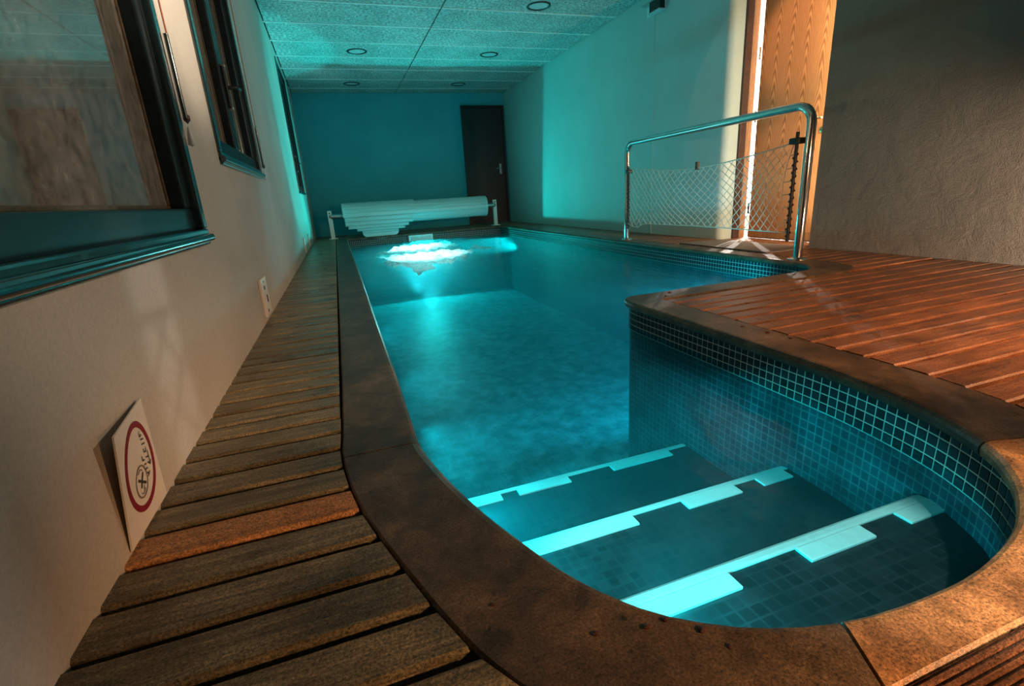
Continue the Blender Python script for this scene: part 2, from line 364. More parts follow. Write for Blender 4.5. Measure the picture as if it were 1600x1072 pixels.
def copy_tree(src, loc):
    r_ = src.copy(); C.objects.link(r_); r_.location = loc
    for ch in src.children:
        c_ = ch.copy(); C.objects.link(c_); c_.parent = r_
        for g in ch.children:
            g_ = g.copy(); C.objects.link(g_); g_.parent = c_
    return r_

XL, XR, XS = -0.43, 3.52, 3.56
YF, YB = 10.2, -2.0
ZC = 2.5
WZ = -0.135

# ------------------------------------------------------------------ room shell
# left wall with window openings
WIN = [(0.60, 1.94, 0.462, 2.10), (2.47, 3.76, 0.757, 2.36), (7.45, 8.69, 0.745, 2.40)]
b = B(); y = YB
for (y0, y1, z0, z1) in WIN:
    b.box((XL - 0.25, y, -0.3), (XL, y0, ZC + 0.1))
    b.box((XL - 0.25, y0, -0.3), (XL, y1, z0)); b.box((XL - 0.25, y0, z1), (XL, y1, ZC + 0.1)); y = y1
b.box((XL - 0.25, y, -0.3), (XL, YF, ZC + 0.1))
tag(b.build('wall_left', m_wall), 'long beige plastered wall with the dark windows', 'wall', kind='structure')
b = B().box((XL - 0.25, YF, -0.3), (XR + 0.2, YF + 0.2, ZC + 0.1))
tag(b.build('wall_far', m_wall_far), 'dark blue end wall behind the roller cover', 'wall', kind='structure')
# right wall with a rounded corner into the door recess
b = B()
pr = [(XR, YF), (XR, 4.10)]
for k in range(0, 9):
    a_ = k / 8 * math.pi / 2; pr.append((XR + 0.07 - 0.07 * math.cos(a_), 4.03 - 0.07 * math.sin(a_) - 0.02))
pr += [(3.70, 3.94), (3.70, YF)]
b.prism(pr, -0.3, ZC + 0.1)
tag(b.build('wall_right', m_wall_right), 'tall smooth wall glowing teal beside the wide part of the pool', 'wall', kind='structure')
b = B().box((XS, YB, -0.3), (XS + 0.25, 2.98, ZC + 0.1))
tag(b.build('wall_entrance', m_stucco), 'rough grey stucco wall beside the oak door', 'wall', kind='structure')
b = B().box((XL - 0.25, YB - 0.2, -0.3), (XS + 0.25, YB, ZC + 0.1))
tag(b.build('wall_back', m_wall), 'plain wall behind the viewpoint', 'wall', kind='structure')
# corridor behind the oak door
b = B().box((6.3, 2.0, -0.3), (6.4, 7.5, 4.4)); b.box((3.9, 7.4, -0.3), (6.4, 7.5, 4.4)); b.box((3.85, 1.9, -0.3), (6.4, 2.0, 4.4)); b.box((3.7, 1.9, 4.4), (6.4, 7.5, 4.5)); b.box((3.80, 1.9, 2.6), (3.85, 7.5, 4.4))
tag(b.build('wall_corridor', m_white), 'bright white corridor walls seen through the door gap', 'wall', kind='structure')
b = B().box((3.83, 1.9, -0.1), (6.4, 7.5, -0.02))
tag(b.build('floor_corridor', m_coping), 'corridor floor behind the oak door', 'floor', kind='structure')
# pier added outside the near window for a warm band in its glass
b = B().box((-1.4, 2.25, -0.3), (-0.9, 3.06, 3.0)); b.box((-3.0, -3.0, -0.4), (-2.8, 6.0, 3.2))
tag(b.build('warm_band_pier', m_wall), 'plastered pier added outside the near window for a warm band in its glass', 'wall', kind='structure')

tag(B().box((XR - 0.005, 5.085, 0.0), (XR + 0.01, 5.100, 2.30), 0.002).build('trim_1', m_wall_right), 'thin vertical cover strip on the teal lit wall below the emergency light', 'trim', kind='structure')

# ceiling: panels between rails
ceil = B().box((XL - 0.25, YB - 0.2, ZC + 0.03), (3.84, YF + 0.2, ZC + 0.1)).build('ceiling', m_dark)
tag(ceil, 'suspended ceiling of speckled mineral fibre panels on white rails', 'ceiling', kind='structure')
P0, PP = 5.87, 0.655
ks = range(-12, 7)
pm1 = B().box((XL + 0.018, -PP / 2 + 0.012, 0), (1.385, PP / 2 - 0.012, 0.03)).mesh('panel', m_tile_c, (0, 0, 0))
pm2 = B().box((1.400, -PP / 2 + 0.012, 0), (XR - 0.012, PP / 2 - 0.012, 0.03)).mesh('panel', m_tile_c)
rm = B().box((XL, -0.014, -0.006), (1.386, 0.014, 0.02), 0.003).box((1.399, -0.014, -0.006), (XR, 0.014, 0.02), 0.003).mesh('rail', m_rail)
for k in ks:
    yy = P0 + PP * (k + 0.5)
    if yy + PP / 2 < YF + 0.35:
        inst('panel', pm1, (0, yy, ZC), ceil); inst('panel', pm2, (0, yy, ZC), ceil)
    inst('rail', rm, (0, P0 + PP * k, ZC), ceil)

# ------------------------------------------------------------------ coping path (inner nose edge, outer edge)
PAIRS = [
 ('j', (.11, 9.0), (-.07, 9.15)), ('', (.11, 8.0), (-.07, 8.0)), ('j', (.11, 3.4), (-.07, 3.4)), ('', (.109, 1.6), (-.07, 1.6)), ('', (.106, 1.25), (-.072, 1.25)),
 ('j', (.106, 1.085), (-.074, 1.087)), ('', (.132, .93), (-.05, .90)), ('', (.170, .785), (-.015, .765)), ('', (.214, .66), (.022, .65)), ('', (.262, .548), (.06, .54)),
 ('', (.324, .461), (.095, .46)), ('', (.385, .410), (.145, .385)), ('', (.458, .372), (.245, .30)), ('j', (.544, .348), (.499, .255)), ('', (.633, .336), (.62, .255)),
 ('', (.764, .334), (.77, .255)), ('', (.879, .350), (.93, .255)), ('', (.978, .378), (1.08, .262)), ('', (1.075, .426), (1.22, .30)), ('', (1.145, .480), (1.33, .385)),
 ('j', (1.205, .550), (1.41, .49)), ('', (1.265, .680), (1.475, .65)), ('', (1.303, .85), (1.50, .85)), ('', (1.32, 1.05), (1.50, 1.05)), ('', (1.325, 1.4), (1.50, 1.4)),
 ('', (1.325, 1.9), (1.50, 1.9)), ('', (1.328, 2.08), (1.50, 2.02)), ('', (1.342, 2.16), (1.505, 2.05)), ('', (1.375, 2.205), (1.52, 2.06)), ('', (1.43, 2.222), (1.55, 2.06)),
 ('', (1.6, 2.225), (1.65, 2.06)), ('j', (2.3, 2.225), (2.3, 2.06)), ('', (2.60, 2.23), (2.66, 2.06)), ('', (2.72, 2.26), (2.84, 2.08)), ('', (2.81, 2.34), (2.97, 2.17)),
 ('', (2.86, 2.46), (3.02, 2.40)), ('', (2.87, 2.62), (3.03, 2.60)), ('j', (2.87, 4.8), (3.03, 4.8)), ('j', (2.87, 7.0), (3.03, 7.0)), ('j', (2.87, 9.0), (3.03, 9.15)), ('j', (.11, 9.0), (-.07, 9.15))]
def cr(p0, p1, p2, p3, t):
    return tuple(0.5 * ((2 * b_) + (-a_ + c_) * t + (2 * a_ - 5 * b_ + 4 * c_ - d_) * t * t + (-a_ + 3 * b_ - 3 * c_ + d_) * t ** 3) for a_, b_, c_, d_ in zip(p0, p1, p2, p3))
FINE = []   # (joint flag, inner, outer)
for i in range(len(PAIRS) - 1):
    fl, i1, o1 = PAIRS[i]; _, i2, o2 = PAIRS[i + 1]
    ln = math.dist(i1, i2)
    straight = ln > 0.34
    i0, o0 = PAIRS[max(i - 1, 0)][1:]; i3, o3 = PAIRS[min(i + 2, len(PAIRS) - 1)][1:]
    if i == 0 or straight: steps = 1
    else: steps = max(2, int(ln / 0.03))
    # keep tangents local next to long straight runs
    if math.dist(i0, i1) > 0.5: i0 = tuple(a_ * 2 - b_ for a_, b_ in zip(i1, i2)); o0 = tuple(a_ * 2 - b_ for a_, b_ in zip(o1, o2))
    if math.dist(i2, i3) > 0.5: i3 = tuple(a_ * 2 - b_ for a_, b_ in zip(i2, i1)); o3 = tuple(a_ * 2 - b_ for a_, b_ in zip(o2, o1))
    for k in range(steps):
        t = k / steps
        if steps == 1: FINE.append((fl if k == 0 else '', i1, o1))
        else: FINE.append((fl if k == 0 else '', cr(i0, i1, i2, i3, t), cr(o0, o1, o2, o3, t)))
FINE.append(('j', PAIRS[-1][1], PAIRS[-1][2]))
def unit(a_, b_):
    v_ = Vector((b_[0] - a_[0], b_[1] - a_[1])); return v_.normalized()
INN = [Vector(q[1]) for q in FINE]; OUT = [Vector(q[2]) for q in FINE]
NRM = []
for i in range(len(INN)):
    a_ = INN[i - 1] if i > 0 else INN[i]; c_ = INN[i + 1] if i < len(INN) - 1 else INN[i]
    t = (c_ - a_).normalized(); n_ = Vector((-t.y, t.x)) * -1     # away from the water
    if n_.dot(OUT[i] - INN[i]) < 0: n_ = -n_
    NRM.append(n_)
NRM[0] = NRM[-1] = Vector((-1, 1)).normalized()
WALLP = [INN[i] + NRM[i] * (0.03 if 0 < i < len(INN) - 1 else 0.042) for i in range(len(INN))]
# far right corner
for i in range(len(INN)):
    if FINE[i][1] == (2.87, 9.0): WALLP[i] = INN[i] + Vector((0.03, 0.03))

coping = thing('pool_coping', (0, 0, 0), 'smooth brown stone coping edging the pool all round', 'coping')
prof = [(0.0, -0.016), (0.003, -0.008), (0.010, -0.002), (0.020, 0.0)]
joints = [i for i, q in enumerate(FINE) if q[0] == 'j']
for ja, jb in zip(joints[:-1], joints[1:]):
    bb = B(); rows = []
    for i in range(ja, jb + 1):
        p, o, n_ = INN[i].copy(), OUT[i].copy(), NRM[i]
        if 0.48 < o.x < 1.08: o.y = 0.255
        if i in (ja, jb):
            t = (INN[min(i + 1, len(INN) - 1)] - INN[max(i - 1, 0)]).normalized() * 0.003
            s_ = 1 if i == ja else -1
            j2 = i + s_
            t = (INN[j2] - INN[i]).normalized() * 0.0025
            p = p + t; o = o + t
        dr = (o - p); ln = dr.length; dr = dr / ln
        row = [(p.x + dr.x * a_, p.y + dr.y * a_, z_) for a_, z_ in prof]
        e_ = o - dr * 0.005
        row += [(e_.x, e_.y, 0.0), (o.x, o.y, -0.006), (o.x, o.y, -0.045), (p.x + dr.x * 0.012, p.y + dr.y * 0.012, -0.04), (p.x + dr.x * 0.002, p.y + dr.y * 0.002, -0.030)]
        rows.append(row)
    k_ = len(rows[0]); vs = [q for r_ in rows for q in r_]; fs = []
    for a_ in range(len(rows) - 1):
        for c_ in range(k_):
            fs.append((a_ * k_ + c_, a_ * k_ + (c_ + 1) % k_, (a_ + 1) * k_ + (c_ + 1) % k_, (a_ + 1) * k_ + c_))
    fs.append(list(range(k_))); fs.append([(len(rows) - 1) * k_ + c_ for c_ in range(k_)][::-1])
    bb.add(vs, fs)
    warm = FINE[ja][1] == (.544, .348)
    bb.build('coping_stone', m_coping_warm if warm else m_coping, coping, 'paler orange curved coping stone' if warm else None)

# ------------------------------------------------------------------ pool basin
basin = thing('pool_basin', (0, 0, 0), 'mosaic tiled pool basin with submerged entry steps', 'pool')
ZB = -1.15
bb = B(); n = len(WALLP)
vs = [(p.x, p.y, -0.04) for p in WALLP] + [(p.x, p.y, ZB) for p in WALLP]
# lining set 5 mm behind the tile faces
LINE = [WALLP[i] + NRM[i] * 0.0003 for i in range(n)]
vs = [(p.x, p.y, -0.035) for p in LINE] + [(p.x, p.y, -0.163) for p in LINE]
bb.add(vs, [(i, i + 1, n + i + 1, n + i) for i in range(n - 1)])
bb.build('grout_band', m_grout, basin)
bb = B()
bb.add([(p.x, p.y, -0.162) for p in WALLP] + [(p.x, p.y, ZB) for p in WALLP], [(i, i + 1, n + i + 1, n + i) for i in range(n - 1)])
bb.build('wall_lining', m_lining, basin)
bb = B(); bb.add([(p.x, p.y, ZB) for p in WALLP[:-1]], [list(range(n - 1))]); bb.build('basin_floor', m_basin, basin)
# waterline tiles, one by one where they can be picked apart
PITCH, TW = 0.0305, 0.0270
def arc_samples(ia, ib):
    pts = WALLP[ia:ib + 1]; nn = NRM[ia:ib + 1]; out_ = []; carry = PITCH / 2
    for i in range(len(pts) - 1):
        a_, c_ = pts[i], pts[i + 1]; ln = (c_ - a_).length; t_ = (c_ - a_) / ln; s_ = carry
        while s_ < ln:
            out_.append((a_ + t_ * s_, t_)); s_ += PITCH
        carry = s_ - ln
    return out_
ZR = [-0.0385 - PITCH * (k + 0.5) for k in range(4)]
tile_me = B().add([(-TW / 2, 0, -TW / 2), (TW / 2, 0, -TW / 2), (TW / 2, 0, TW / 2), (-TW / 2, 0, TW / 2),
                   (-TW / 2 + .0015, -.002, -TW / 2 + .0015), (TW / 2 - .0015, -.002, -TW / 2 + .0015), (TW / 2 - .0015, -.002, TW / 2 - .0015), (-TW / 2 + .0015, -.002, TW / 2 - .0015)],
                  [(4, 5, 6, 7), (0, 1, 5, 4), (1, 2, 6, 5), (2, 3, 7, 6), (3, 0, 4, 7)]).mesh('tile', m_mosaic)
def find(pt): return min(range(n), key=lambda i: (INN[i] - Vector(pt)).length)
i_near, i_cor = find((.978, .378)), find((1.375, 2.205))
singles = arc_samples(i_near, i_cor)[:75]
for p, t_ in singles:
    ang = math.atan2(t_.y, t_.x)
    for z_ in ZR:
        o = inst('tile', tile_me, (p.x, p.y, z_), basin)
        # local -y must look at the water
        nrm_ = Vector((math.sin(ang), -math.cos(ang)))
        water = Vector((0.7, 1.2)) - p
        o.rotation_euler = (0, 0, ang if nrm_.dot(water) > 0 else ang + math.pi)
last = singles[-1][0]
rest = arc_samples(0, i_near)[:-1] + arc_samples(i_cor, n - 1)
rest += arc_samples(i_near, i_cor)[75:]
bb = B()
for p, t_ in rest:
    i_ = min(range(n), key=lambda q: (WALLP[q] - p).length)
    nw = Vector((-t_.y, t_.x))
    nw = -nw if nw.dot(NRM[i_]) > 0 else nw
    for z_ in ZR:
        h_ = TW / 2; q0 = p - t_ * h_; q1 = p + t_ * h_; m0 = q0 + nw * 0.002 + t_ * .0015; m1_ = q1 + nw * 0.002 - t_ * .0015
        bb.add([(q0.x, q0.y, z_ - h_), (q1.x, q1.y, z_ - h_), (q1.x, q1.y, z_ + h_), (q0.x, q0.y, z_ + h_),
                (m0.x, m0.y, z_ - h_ + .0015), (m1_.x, m1_.y, z_ - h_ + .0015), (m1_.x, m1_.y, z_ + h_ - .0015), (m0.x, m0.y, z_ + h_ - .0015)],
               [(4, 5, 6, 7), (0, 1, 5, 4), (1, 2, 6, 5), (2, 3, 7, 6), (3, 0, 4, 7)])
o = bb.build('tile_band', m_mosaic, basin); o['kind'] = 'stuff'
# submerged steps in the rounded end
def clip_step(y1):
    pts = [WALLP[i] for i in range(n) if WALLP[i].y < y1 and WALLP[i].x < 1.45]
    xl = min(p.x for p in WALLP if abs(p.y - y1) < 0.3 and p.x < 0.7)
    # left / right wall x at y1
    L_ = [(WALLP[i], WALLP[i + 1]) for i in range(n - 1) if (WALLP[i].y - y1) * (WALLP[i + 1].y - y1) <= 0 and WALLP[i].x < 1.45 and abs(WALLP[i].y - WALLP[i + 1].y) > 1e-6]
    xs = sorted(a_.x + (c_.x - a_.x) * (y1 - a_.y) / (c_.y - a_.y) for a_, c_ in L_)
    return [(xs[0], y1)] + [(p.x, p.y) for p in pts] + [(xs[-1], y1)], xs[0], xs[-1]
for ytop, zt, zb, blocks in ((0.668, -0.24, -0.42, ((.36, .665), (.85, 1.045), (1.16, 1.33))), (1.118, -0.42, -0.60, ((.13, .72), (.90, 1.11), (1.20, 1.325))), (1.655, -0.60, -1.15, ((.14, .45), (.52, .75), (.95, 1.25)))):
    pts, xa, xb = clip_step(ytop)
    st = B().prism(pts, zb, zt).build('entry_step', m_tread, basin)
    nb = B()
    nz_ = [(0, 0.004), (0.016, 0.001), (0.028, -0.008), (0.034, -0.020), (0.036, -0.050)]
    vs = [(x_, ytop + a_, zt + z_) for x_ in (xa + .004, xb - .004) for a_, z_ in nz_]; k_ = len(nz_)
    nb.add(vs, [(i, i + 1, k_ + i + 1, k_ + i) for i in range(k_ - 1)])
    nb.add([(x_, ytop - 0.008, zt + z_) for x_ in (xa + .004, xb - .004) for z_ in (0.004, -0.045)] , [(0, 1, 3, 2)])
    nb.add([(xa + .004, ytop - 0.008, zt + .004), (xb - .004, ytop - .008, zt + .004), (xb - .004, ytop, zt + .004), (xa + .004, ytop, zt + .004)], [(0, 1, 2, 3)])
    nb.build('nosing', m_nose, st, 'pale rounded step nosing')
    for x0, x1 in blocks:
        B().box((x0, ytop - 0.052, zt - 0.002), (x1, ytop - 0.009, zt + 0.006), 0.002).build('nosing_tile', m_nose, st, 'white marker tile on the step edge')
# water body
WP = [WALLP[i] + NRM[i] * 0.012 for i in range(n - 1)]
tag(B().prism([(p.x, p.y) for p in WP], ZB - 0.02, WZ).build('pool_water', m_water), 'clear teal moving water filling the pool', 'water', kind='stuff')

# skimmer mouth and underwater lamp on the far wall
sk = thing('skimmer_mouth', (1.37, 9.0, -0.085), 'white rectangular skimmer mouth in the tile band under the roller cover', 'skimmer')
bb = B()
for a_, c_ in (((1.15, -0.137), (1.59, -0.118)), ((1.15, -0.058), (1.59, -0.038)), ((1.15, -0.118), (1.19, -0.058)), ((1.55, -0.118), (1.59, -0.058))):
    bb.box((a_[0], 8.985, a_[1]), (c_[0], 9.03, c_[1]), 0.004)
bb.build('skimmer_frame', m_white, sk)
B().box((1.19, 9.005, -0.118), (1.55, 9.026, -0.058), 0.003).build('weir_flap', m_glasslens, sk, 'grey flap inside the white frame')
pl = thing('pool_light', (1.4, 9.02, -0.35), 'round lit underwater lamp below the skimmer mouth', 'lamp')
B().lathe((1.4, 9.03, -0.35), (0, -1, 0), [(0, 0.16), (0.03, 0.16), (0.04, 0.15), (0.04, 0.125)]).build('lamp_rim', m_chrome, pl)
B().lathe((1.4, 9.03, -0.35), (0, -1, 0), [(0.03, 0.125), (0.045, 0.09), (0.05, 0.0)]).build('lens', m_lens, pl)

# lamp glare on the ripples, built as a lumpy white mesh
FO = [(.365, 6.43), (.548, 7.15), (.866, 7.94), (1.08, 8.35), (1.45, 8.40), (1.66, 7.9), (1.60, 7.2), (1.52, 6.77), (1.56, 6.2), (1.30, 5.6), (1.0, 5.25), (.65, 4.65), (.63, 5.16), (.50, 5.78)]
def inside(x_, y_, poly):
    c_ = False; j = len(poly) - 1
    for i in range(len(poly)):
        (xi, yi), (xj, yj) = poly[i], poly[j]
        if (yi > y_) != (yj > y_) and x_ < (xj - xi) * (y_ - yi) / (yj - yi) + xi: c_ = not c_
        j = i
    return c_
from mathutils import noise as mn
def glare_foam(name, poly, hmax, label):
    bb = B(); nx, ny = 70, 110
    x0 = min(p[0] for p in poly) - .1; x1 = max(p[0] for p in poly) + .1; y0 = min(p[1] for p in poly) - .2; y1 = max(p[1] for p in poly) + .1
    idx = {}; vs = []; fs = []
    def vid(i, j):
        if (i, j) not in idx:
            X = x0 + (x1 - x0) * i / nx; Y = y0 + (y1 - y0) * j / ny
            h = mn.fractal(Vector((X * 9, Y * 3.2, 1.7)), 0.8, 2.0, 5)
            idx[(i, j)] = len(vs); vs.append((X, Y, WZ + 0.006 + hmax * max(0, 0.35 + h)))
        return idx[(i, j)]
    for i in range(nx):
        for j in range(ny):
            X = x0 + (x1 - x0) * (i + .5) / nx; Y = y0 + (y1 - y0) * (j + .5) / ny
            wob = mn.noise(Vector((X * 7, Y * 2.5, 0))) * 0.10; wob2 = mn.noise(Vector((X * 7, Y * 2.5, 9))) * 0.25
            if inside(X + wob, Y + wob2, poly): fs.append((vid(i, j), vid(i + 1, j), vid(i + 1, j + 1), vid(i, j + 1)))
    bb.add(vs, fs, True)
    return tag(bb.build(name, m_glare_foam), label, 'glare_foam', kind='stuff')
glare_foam('glare_foam', FO, 0.035, 'lumpy white patch shaped as lamp glare on the water below the roller cover')
glare_foam('glare_foam', [(1.66, 6.6), (1.75, 6.9), (1.9, 6.75), (1.95, 6.4), (1.8, 6.25)], 0.02, 'small separate white patch on the water nearer the right wall')

# ------------------------------------------------------------------ floor: sub-floor and decking planks
fb = B()
fb.box((XL, YB, -0.3), (-0.08, YF, -0.034)); fb.box((-0.08, 9.12, -0.3), (3.85, YF, -0.034)); fb.box((2.98, 2.1, -0.3), (XR + .1, 9.12, -0.034))
fb.box((1.47, YB, -0.3), (3.85, 2.1, -0.034)); fb.box((-0.08, YB, -0.3), (1.47, 0.24, -0.034)); fb.box((3.5, 2.1, -0.3), (3.85, 4.0, -0.034))
floor = fb.build('floor', m_sub)
tag(floor, 'dark sub-floor carrying brown timber decking round the pool', 'floor', kind='structure')
PW, PPY = 0.0785, 0.0935
def plank_mesh(x0, x1, x0b=None, x1b=None, ribs=0, wd=PW, m=m_plank):
    # profile across y, swept along x; ends may be skewed (value at -y side, value at +y side)
    h = wd / 2; th = 0.028
    if not ribs: pr = [(-h, -th), (-h, -0.005), (-h + .005, 0), (h - .005, 0), (h, -0.005), (h, -th)]
    else:
        pr = [(-h, -th), (-h, -0.003)]
        for k in range(ribs):
            c0 = -h + wd * k / ribs; s_ = wd / ribs
            pr += [(c0 + s_ * .10, 0), (c0 + s_ * .52, 0), (c0 + s_ * .64, -0.006), (c0 + s_ * .94, -0.006)]
        pr += [(h, -0.003), (h, -th)]
    x0b = x0 if x0b is None else x0b; x1b = x1 if x1b is None else x1b
    def lerp(a_, b_, y_): return a_ + (b_ - a_) * (y_ + h) / wd
    vs = [(lerp(x0, x0b, y_), y_, z_) for y_, z_ in pr] + [(lerp(x1, x1b, y_), y_, z_) for y_, z_ in pr]; k_ = len(pr)
    fs = [(i, (i + 1) % k_, k_ + (i + 1) % k_, k_ + i) for i in range(k_)] + [list(range(k_)), list(range(k_, 2 * k_))[::-1]]
    return B().add(vs, fs).mesh('plank', m)
def outer_x(yv, side):
    # x of the coping's outer edge at this y, on the left arc or the right arc
    best = None
    for i in range(len(OUT) - 1):
        a_, c_ = OUT[i], OUT[i + 1]
        if (a_.y - yv) * (c_.y - yv) <= 0 and abs(a_.y - c_.y) > 1e-7:
            x_ = a_.x + (c_.x - a_.x) * (yv - a_.y) / (c_.y - a_.y)
            if side == 'l' and x_ < 0.55: best = x_ if best is None else min(best, x_)
            if side == 'r' and 0.9 < x_ < 1.7 and yv < 2.06: best = x_ if best is None else max(best, x_)
            if side == 'f' and x_ > 2.7: best = x_ if best is None else max(best, x_)
    return best
Y0 = 0.570 - PPY / 2 + 0.006 - PPY * 8
std_left = plank_mesh(XL, -0.078); std_far = plank_mesh(XL, XR)
ky = 0
while True:
    yc = Y0 + ky * PPY; ky += 1
    if yc > YF - 0.03: break
    ya, yb = yc - PW / 2, yc + PW / 2
    if yc > 9.20:
        o = inst('plank', std_far, (0, yc, 0), floor)
    elif ya > 1.26:
        o = inst('plank', std_left, (0, yc, 0), floor)
    else:
        xa, xb_ = outer_x(ya, 'l'), outer_x(yb, 'l')
        if ya < 0.27: xa = 0.285 if ya > 0.2 else 0.30
        if xa is None: xa = 0.3
        if xb_ is None: xb_ = 0.3
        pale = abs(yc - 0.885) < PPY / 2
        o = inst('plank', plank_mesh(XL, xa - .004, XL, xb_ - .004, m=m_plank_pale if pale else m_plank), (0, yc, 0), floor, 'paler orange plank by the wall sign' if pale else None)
    o.rotation_euler = (random.uniform(-.012, .012), 0, random.uniform(-.002, .002)); o.location.z += random.uniform(-.0015, .001)
# right deck and peninsula
ky = 0
std_r = plank_mesh(1.504, XS, m=m_plank_red)
while True:
    yc = 0.262 + PPY / 2 + ky * PPY; ky += 1
    if yc > 2.04: break
    ya, yb = yc - PW / 2, yc + PW / 2
    if ya > 0.84: me_ = std_r
    else:
        xa, xb_ = outer_x(ya, 'r'), outer_x(yb, 'r')
        me_ = plank_mesh((xa or 1.2) + .004, XS, (xb_ or 1.3) + .004, XS, m=m_plank_red)
    o = inst('plank', me_, (0, yc, 0), floor)
    o.rotation_euler = (random.uniform(-.015, .02), 0, 0); o.location.z += random.uniform(-.002, .001)
# grooved boards at the near end
gr = plank_mesh(0.300, XS, ribs=9, wd=0.090, m=m_plank_red)
for k in range(4):
    inst('grooved_plank', gr, (0, 0.252 - 0.045 - 0.094 * k, 0.001), floor, 'plank with fine lengthwise grooves')
# strip beyond the peninsula, along the right wall
ky = 0
std_s = plank_mesh(3.034, XR, m=m_plank_red); std_alc = plank_mesh(3.034, 3.80, m=m_plank_red)
while True:
    yc = 2.064 + PPY / 2 + ky * PPY; ky += 1
    if yc > 9.20 - PPY: break
    ya, yb = yc - PW / 2, yc + PW / 2
    if ya > 2.6: me_ = std_alc if 2.98 < yc < 3.94 else std_s
    else:
        xa, xb_ = outer_x(ya, 'f') or 3.0, outer_x(yb, 'f') or 3.0
        me_ = plank_mesh(xa + .005, XR + .03, xb_ + .005, XR + .03, m=m_plank_red)
    o = inst('plank', me_, (0, yc, 0), floor); o.rotation_euler = (random.uniform(-.012, .015), 0, 0)

# ------------------------------------------------------------------ windows
def window(idx, y0, y1, z0, z1, mullion, label):
    W = thing('window_%d' % idx, (XL, (y0 + y1) / 2, z0), label, 'window', kind='structure')
    def frame(x0, x1, wd, a0, a1, c0, c1, bev):
        q = B()
        q.box((x0, a0, c0), (x1, a1, c0 + wd * 1.15), bev); q.box((x0, a0, c1 - wd), (x1, a1, c1), bev)
        q.box((x0, a0, c0 + wd * 1.15), (x1, a0 + wd, c1 - wd), bev); q.box((x0, a1 - wd, c0 + wd * 1.15), (x1, a1, c1 - wd), bev); return q
    frame(XL - 0.10, XL + 0.012, 0.045, y0, y1, z0, z1, 0.006).build('outer_frame', m_frame, W)
    B().tube([(XL + 0.014, y0, z0 + 0.022), (XL + 0.014, y1, z0 + 0.022)], 0.014, 8).build('sill_bead', m_frame, W)
    ins = 0.046
    leaves = [(y0 + ins, y1 - ins)] if not mullion else [(y0 + ins, (y0 + y1) / 2), ((y0 + y1) / 2, y1 - ins)]
    for a0, a1 in leaves:
        sash = frame(XL - 0.085, XL - 0.012, 0.060, a0, a1, z0 + 0.05, z1 - ins, 0.007).build('sash', m_sash, W)
        g0, g1, h0, h1 = a0 + 0.06, a1 - 0.06, z0 + 0.05 + 0.069, z1 - ins - 0.06
        frame(XL - 0.060, XL - 0.052, 0.010, g0, g1, h0, h1, 0.003).build('glazing_bead', m_bead, sash, 'thin brown glazing bead')
        B().box((XL - 0.066, g0 + 0.006, h0 + 0.006), (XL - 0.058, g1 - 0.006, h1 - 0.006)).build('pane', m_glass, sash)
    if mullion:
        ym = (y0 + y1) / 2; zm = z0 + 0.42
        hd = B().box((XL - 0.014, ym - 0.016, zm - 0.10), (XL + 0.004, ym + 0.016, zm + 0.10), 0.005)
        hb = hd.build('handle', m_black, W)
        B().tube([(XL, ym, zm), (XL + 0.035, ym, zm), (XL + 0.045, ym + 0.01, zm + 0.005), (XL + 0.045, ym + 0.10, zm + 0.01)], 0.009, 8).build('lever', m_black, hb)
        for z_ in (zm - 0.10, zm + 0.10): B().box((XL - 0.012, ym - 0.012, z_ - 0.008), (XL + 0.010, ym + 0.012, z_ + 0.008), 0.003).build('handle_cap', m_steel, hb, 'bright metal end cap')
    return W
window(1, *WIN[0], False, 'large dark framed window nearest the viewpoint with hazy glass')
window(2, *WIN[1], True, 'dark framed two leaf window between the outlet and the large near window')
window(3, *WIN[2], True, 'dark framed two leaf window nearest the far blue wall')
bh = B().box((XL - 0.005, 1.935, 0.455), (XL + 0.022, 1.955, 0.48), 0.004)
# blind cords
def cord(yc, ztop, zb, label):
    t = thing('blind_cord', (XL + 0.02, yc, zb), label, 'cord', 'cords beside the windows')
    B().tube([(XL + 0.018, yc - 0.004, ztop), (XL + 0.016, yc, (ztop + zb) / 2), (XL + 0.018, yc, zb + 0.10)], 0.0028, 6).build('cord', m_redcord, t)
    B().tube([(XL + 0.018, yc - .02, zb + 0.34), (XL + 0.018, yc - .02, zb + 0.10)], 0.007, 8).build('guide_rod', m_frame, t, 'dark teal guide rod')
    B().lathe((XL + 0.018, yc - .005, zb + 0.115), (0, 0, -1), [(0, .002), (.006, .010), (.020, .010), (.026, .004), (.03, .001)], 10).build('knob', m_jamb, t)
    B().lathe((XL + 0.018, yc - .012, zb + 0.075), (0, 0, -1), [(0, .003), (.02, .008), (.055, .012), (.06, .001)], 10).build('tassel', m_glasslens, t, 'translucent pull tassel')
cord(1.985, 2.30, 0.76, 'rust coloured blind cord with dark rod beside the large near window')
cord(3.83, 2.40, 0.74, 'thin blind cord hanging beside the middle two leaf window')

# ------------------------------------------------------------------ wall plates and sign
def plate(y0, y1, z0, z1, label):
    t = thing('wall_plate', (XL, (y0 + y1) / 2, z0), label, 'wall plate', 'plates low on the long wall')
    bd = B().box((XL, y0, z0), (XL + 0.014, y1, z1), 0.003).build('plate_body', m_paper, t)
    w_ = y1 - y0; h_ = z1 - z0
    for fy, fz, sy, sz in ((.45, .90, .16, .03), (.45, .74, .14, .10), (.62, .42, .16, .20), (.40, .12, .12, .07)):
        B().box((XL + 0.013, y0 + w_ * (fy - sy / 2), z0 + h_ * (fz - sz / 2)), (XL + 0.0152, y0 + w_ * (fy + sy / 2), z0 + h_ * (fz + sz / 2))).build('slot', m_ink, t)
plate(2.74, 2.93, 0.028, 0.222, 'white rectangular wall plate with dark slots below the middle window')
plate(6.52, 6.66, 0.03, 0.20, 'thin plate low on the long wall, nearer of the two below the last window')
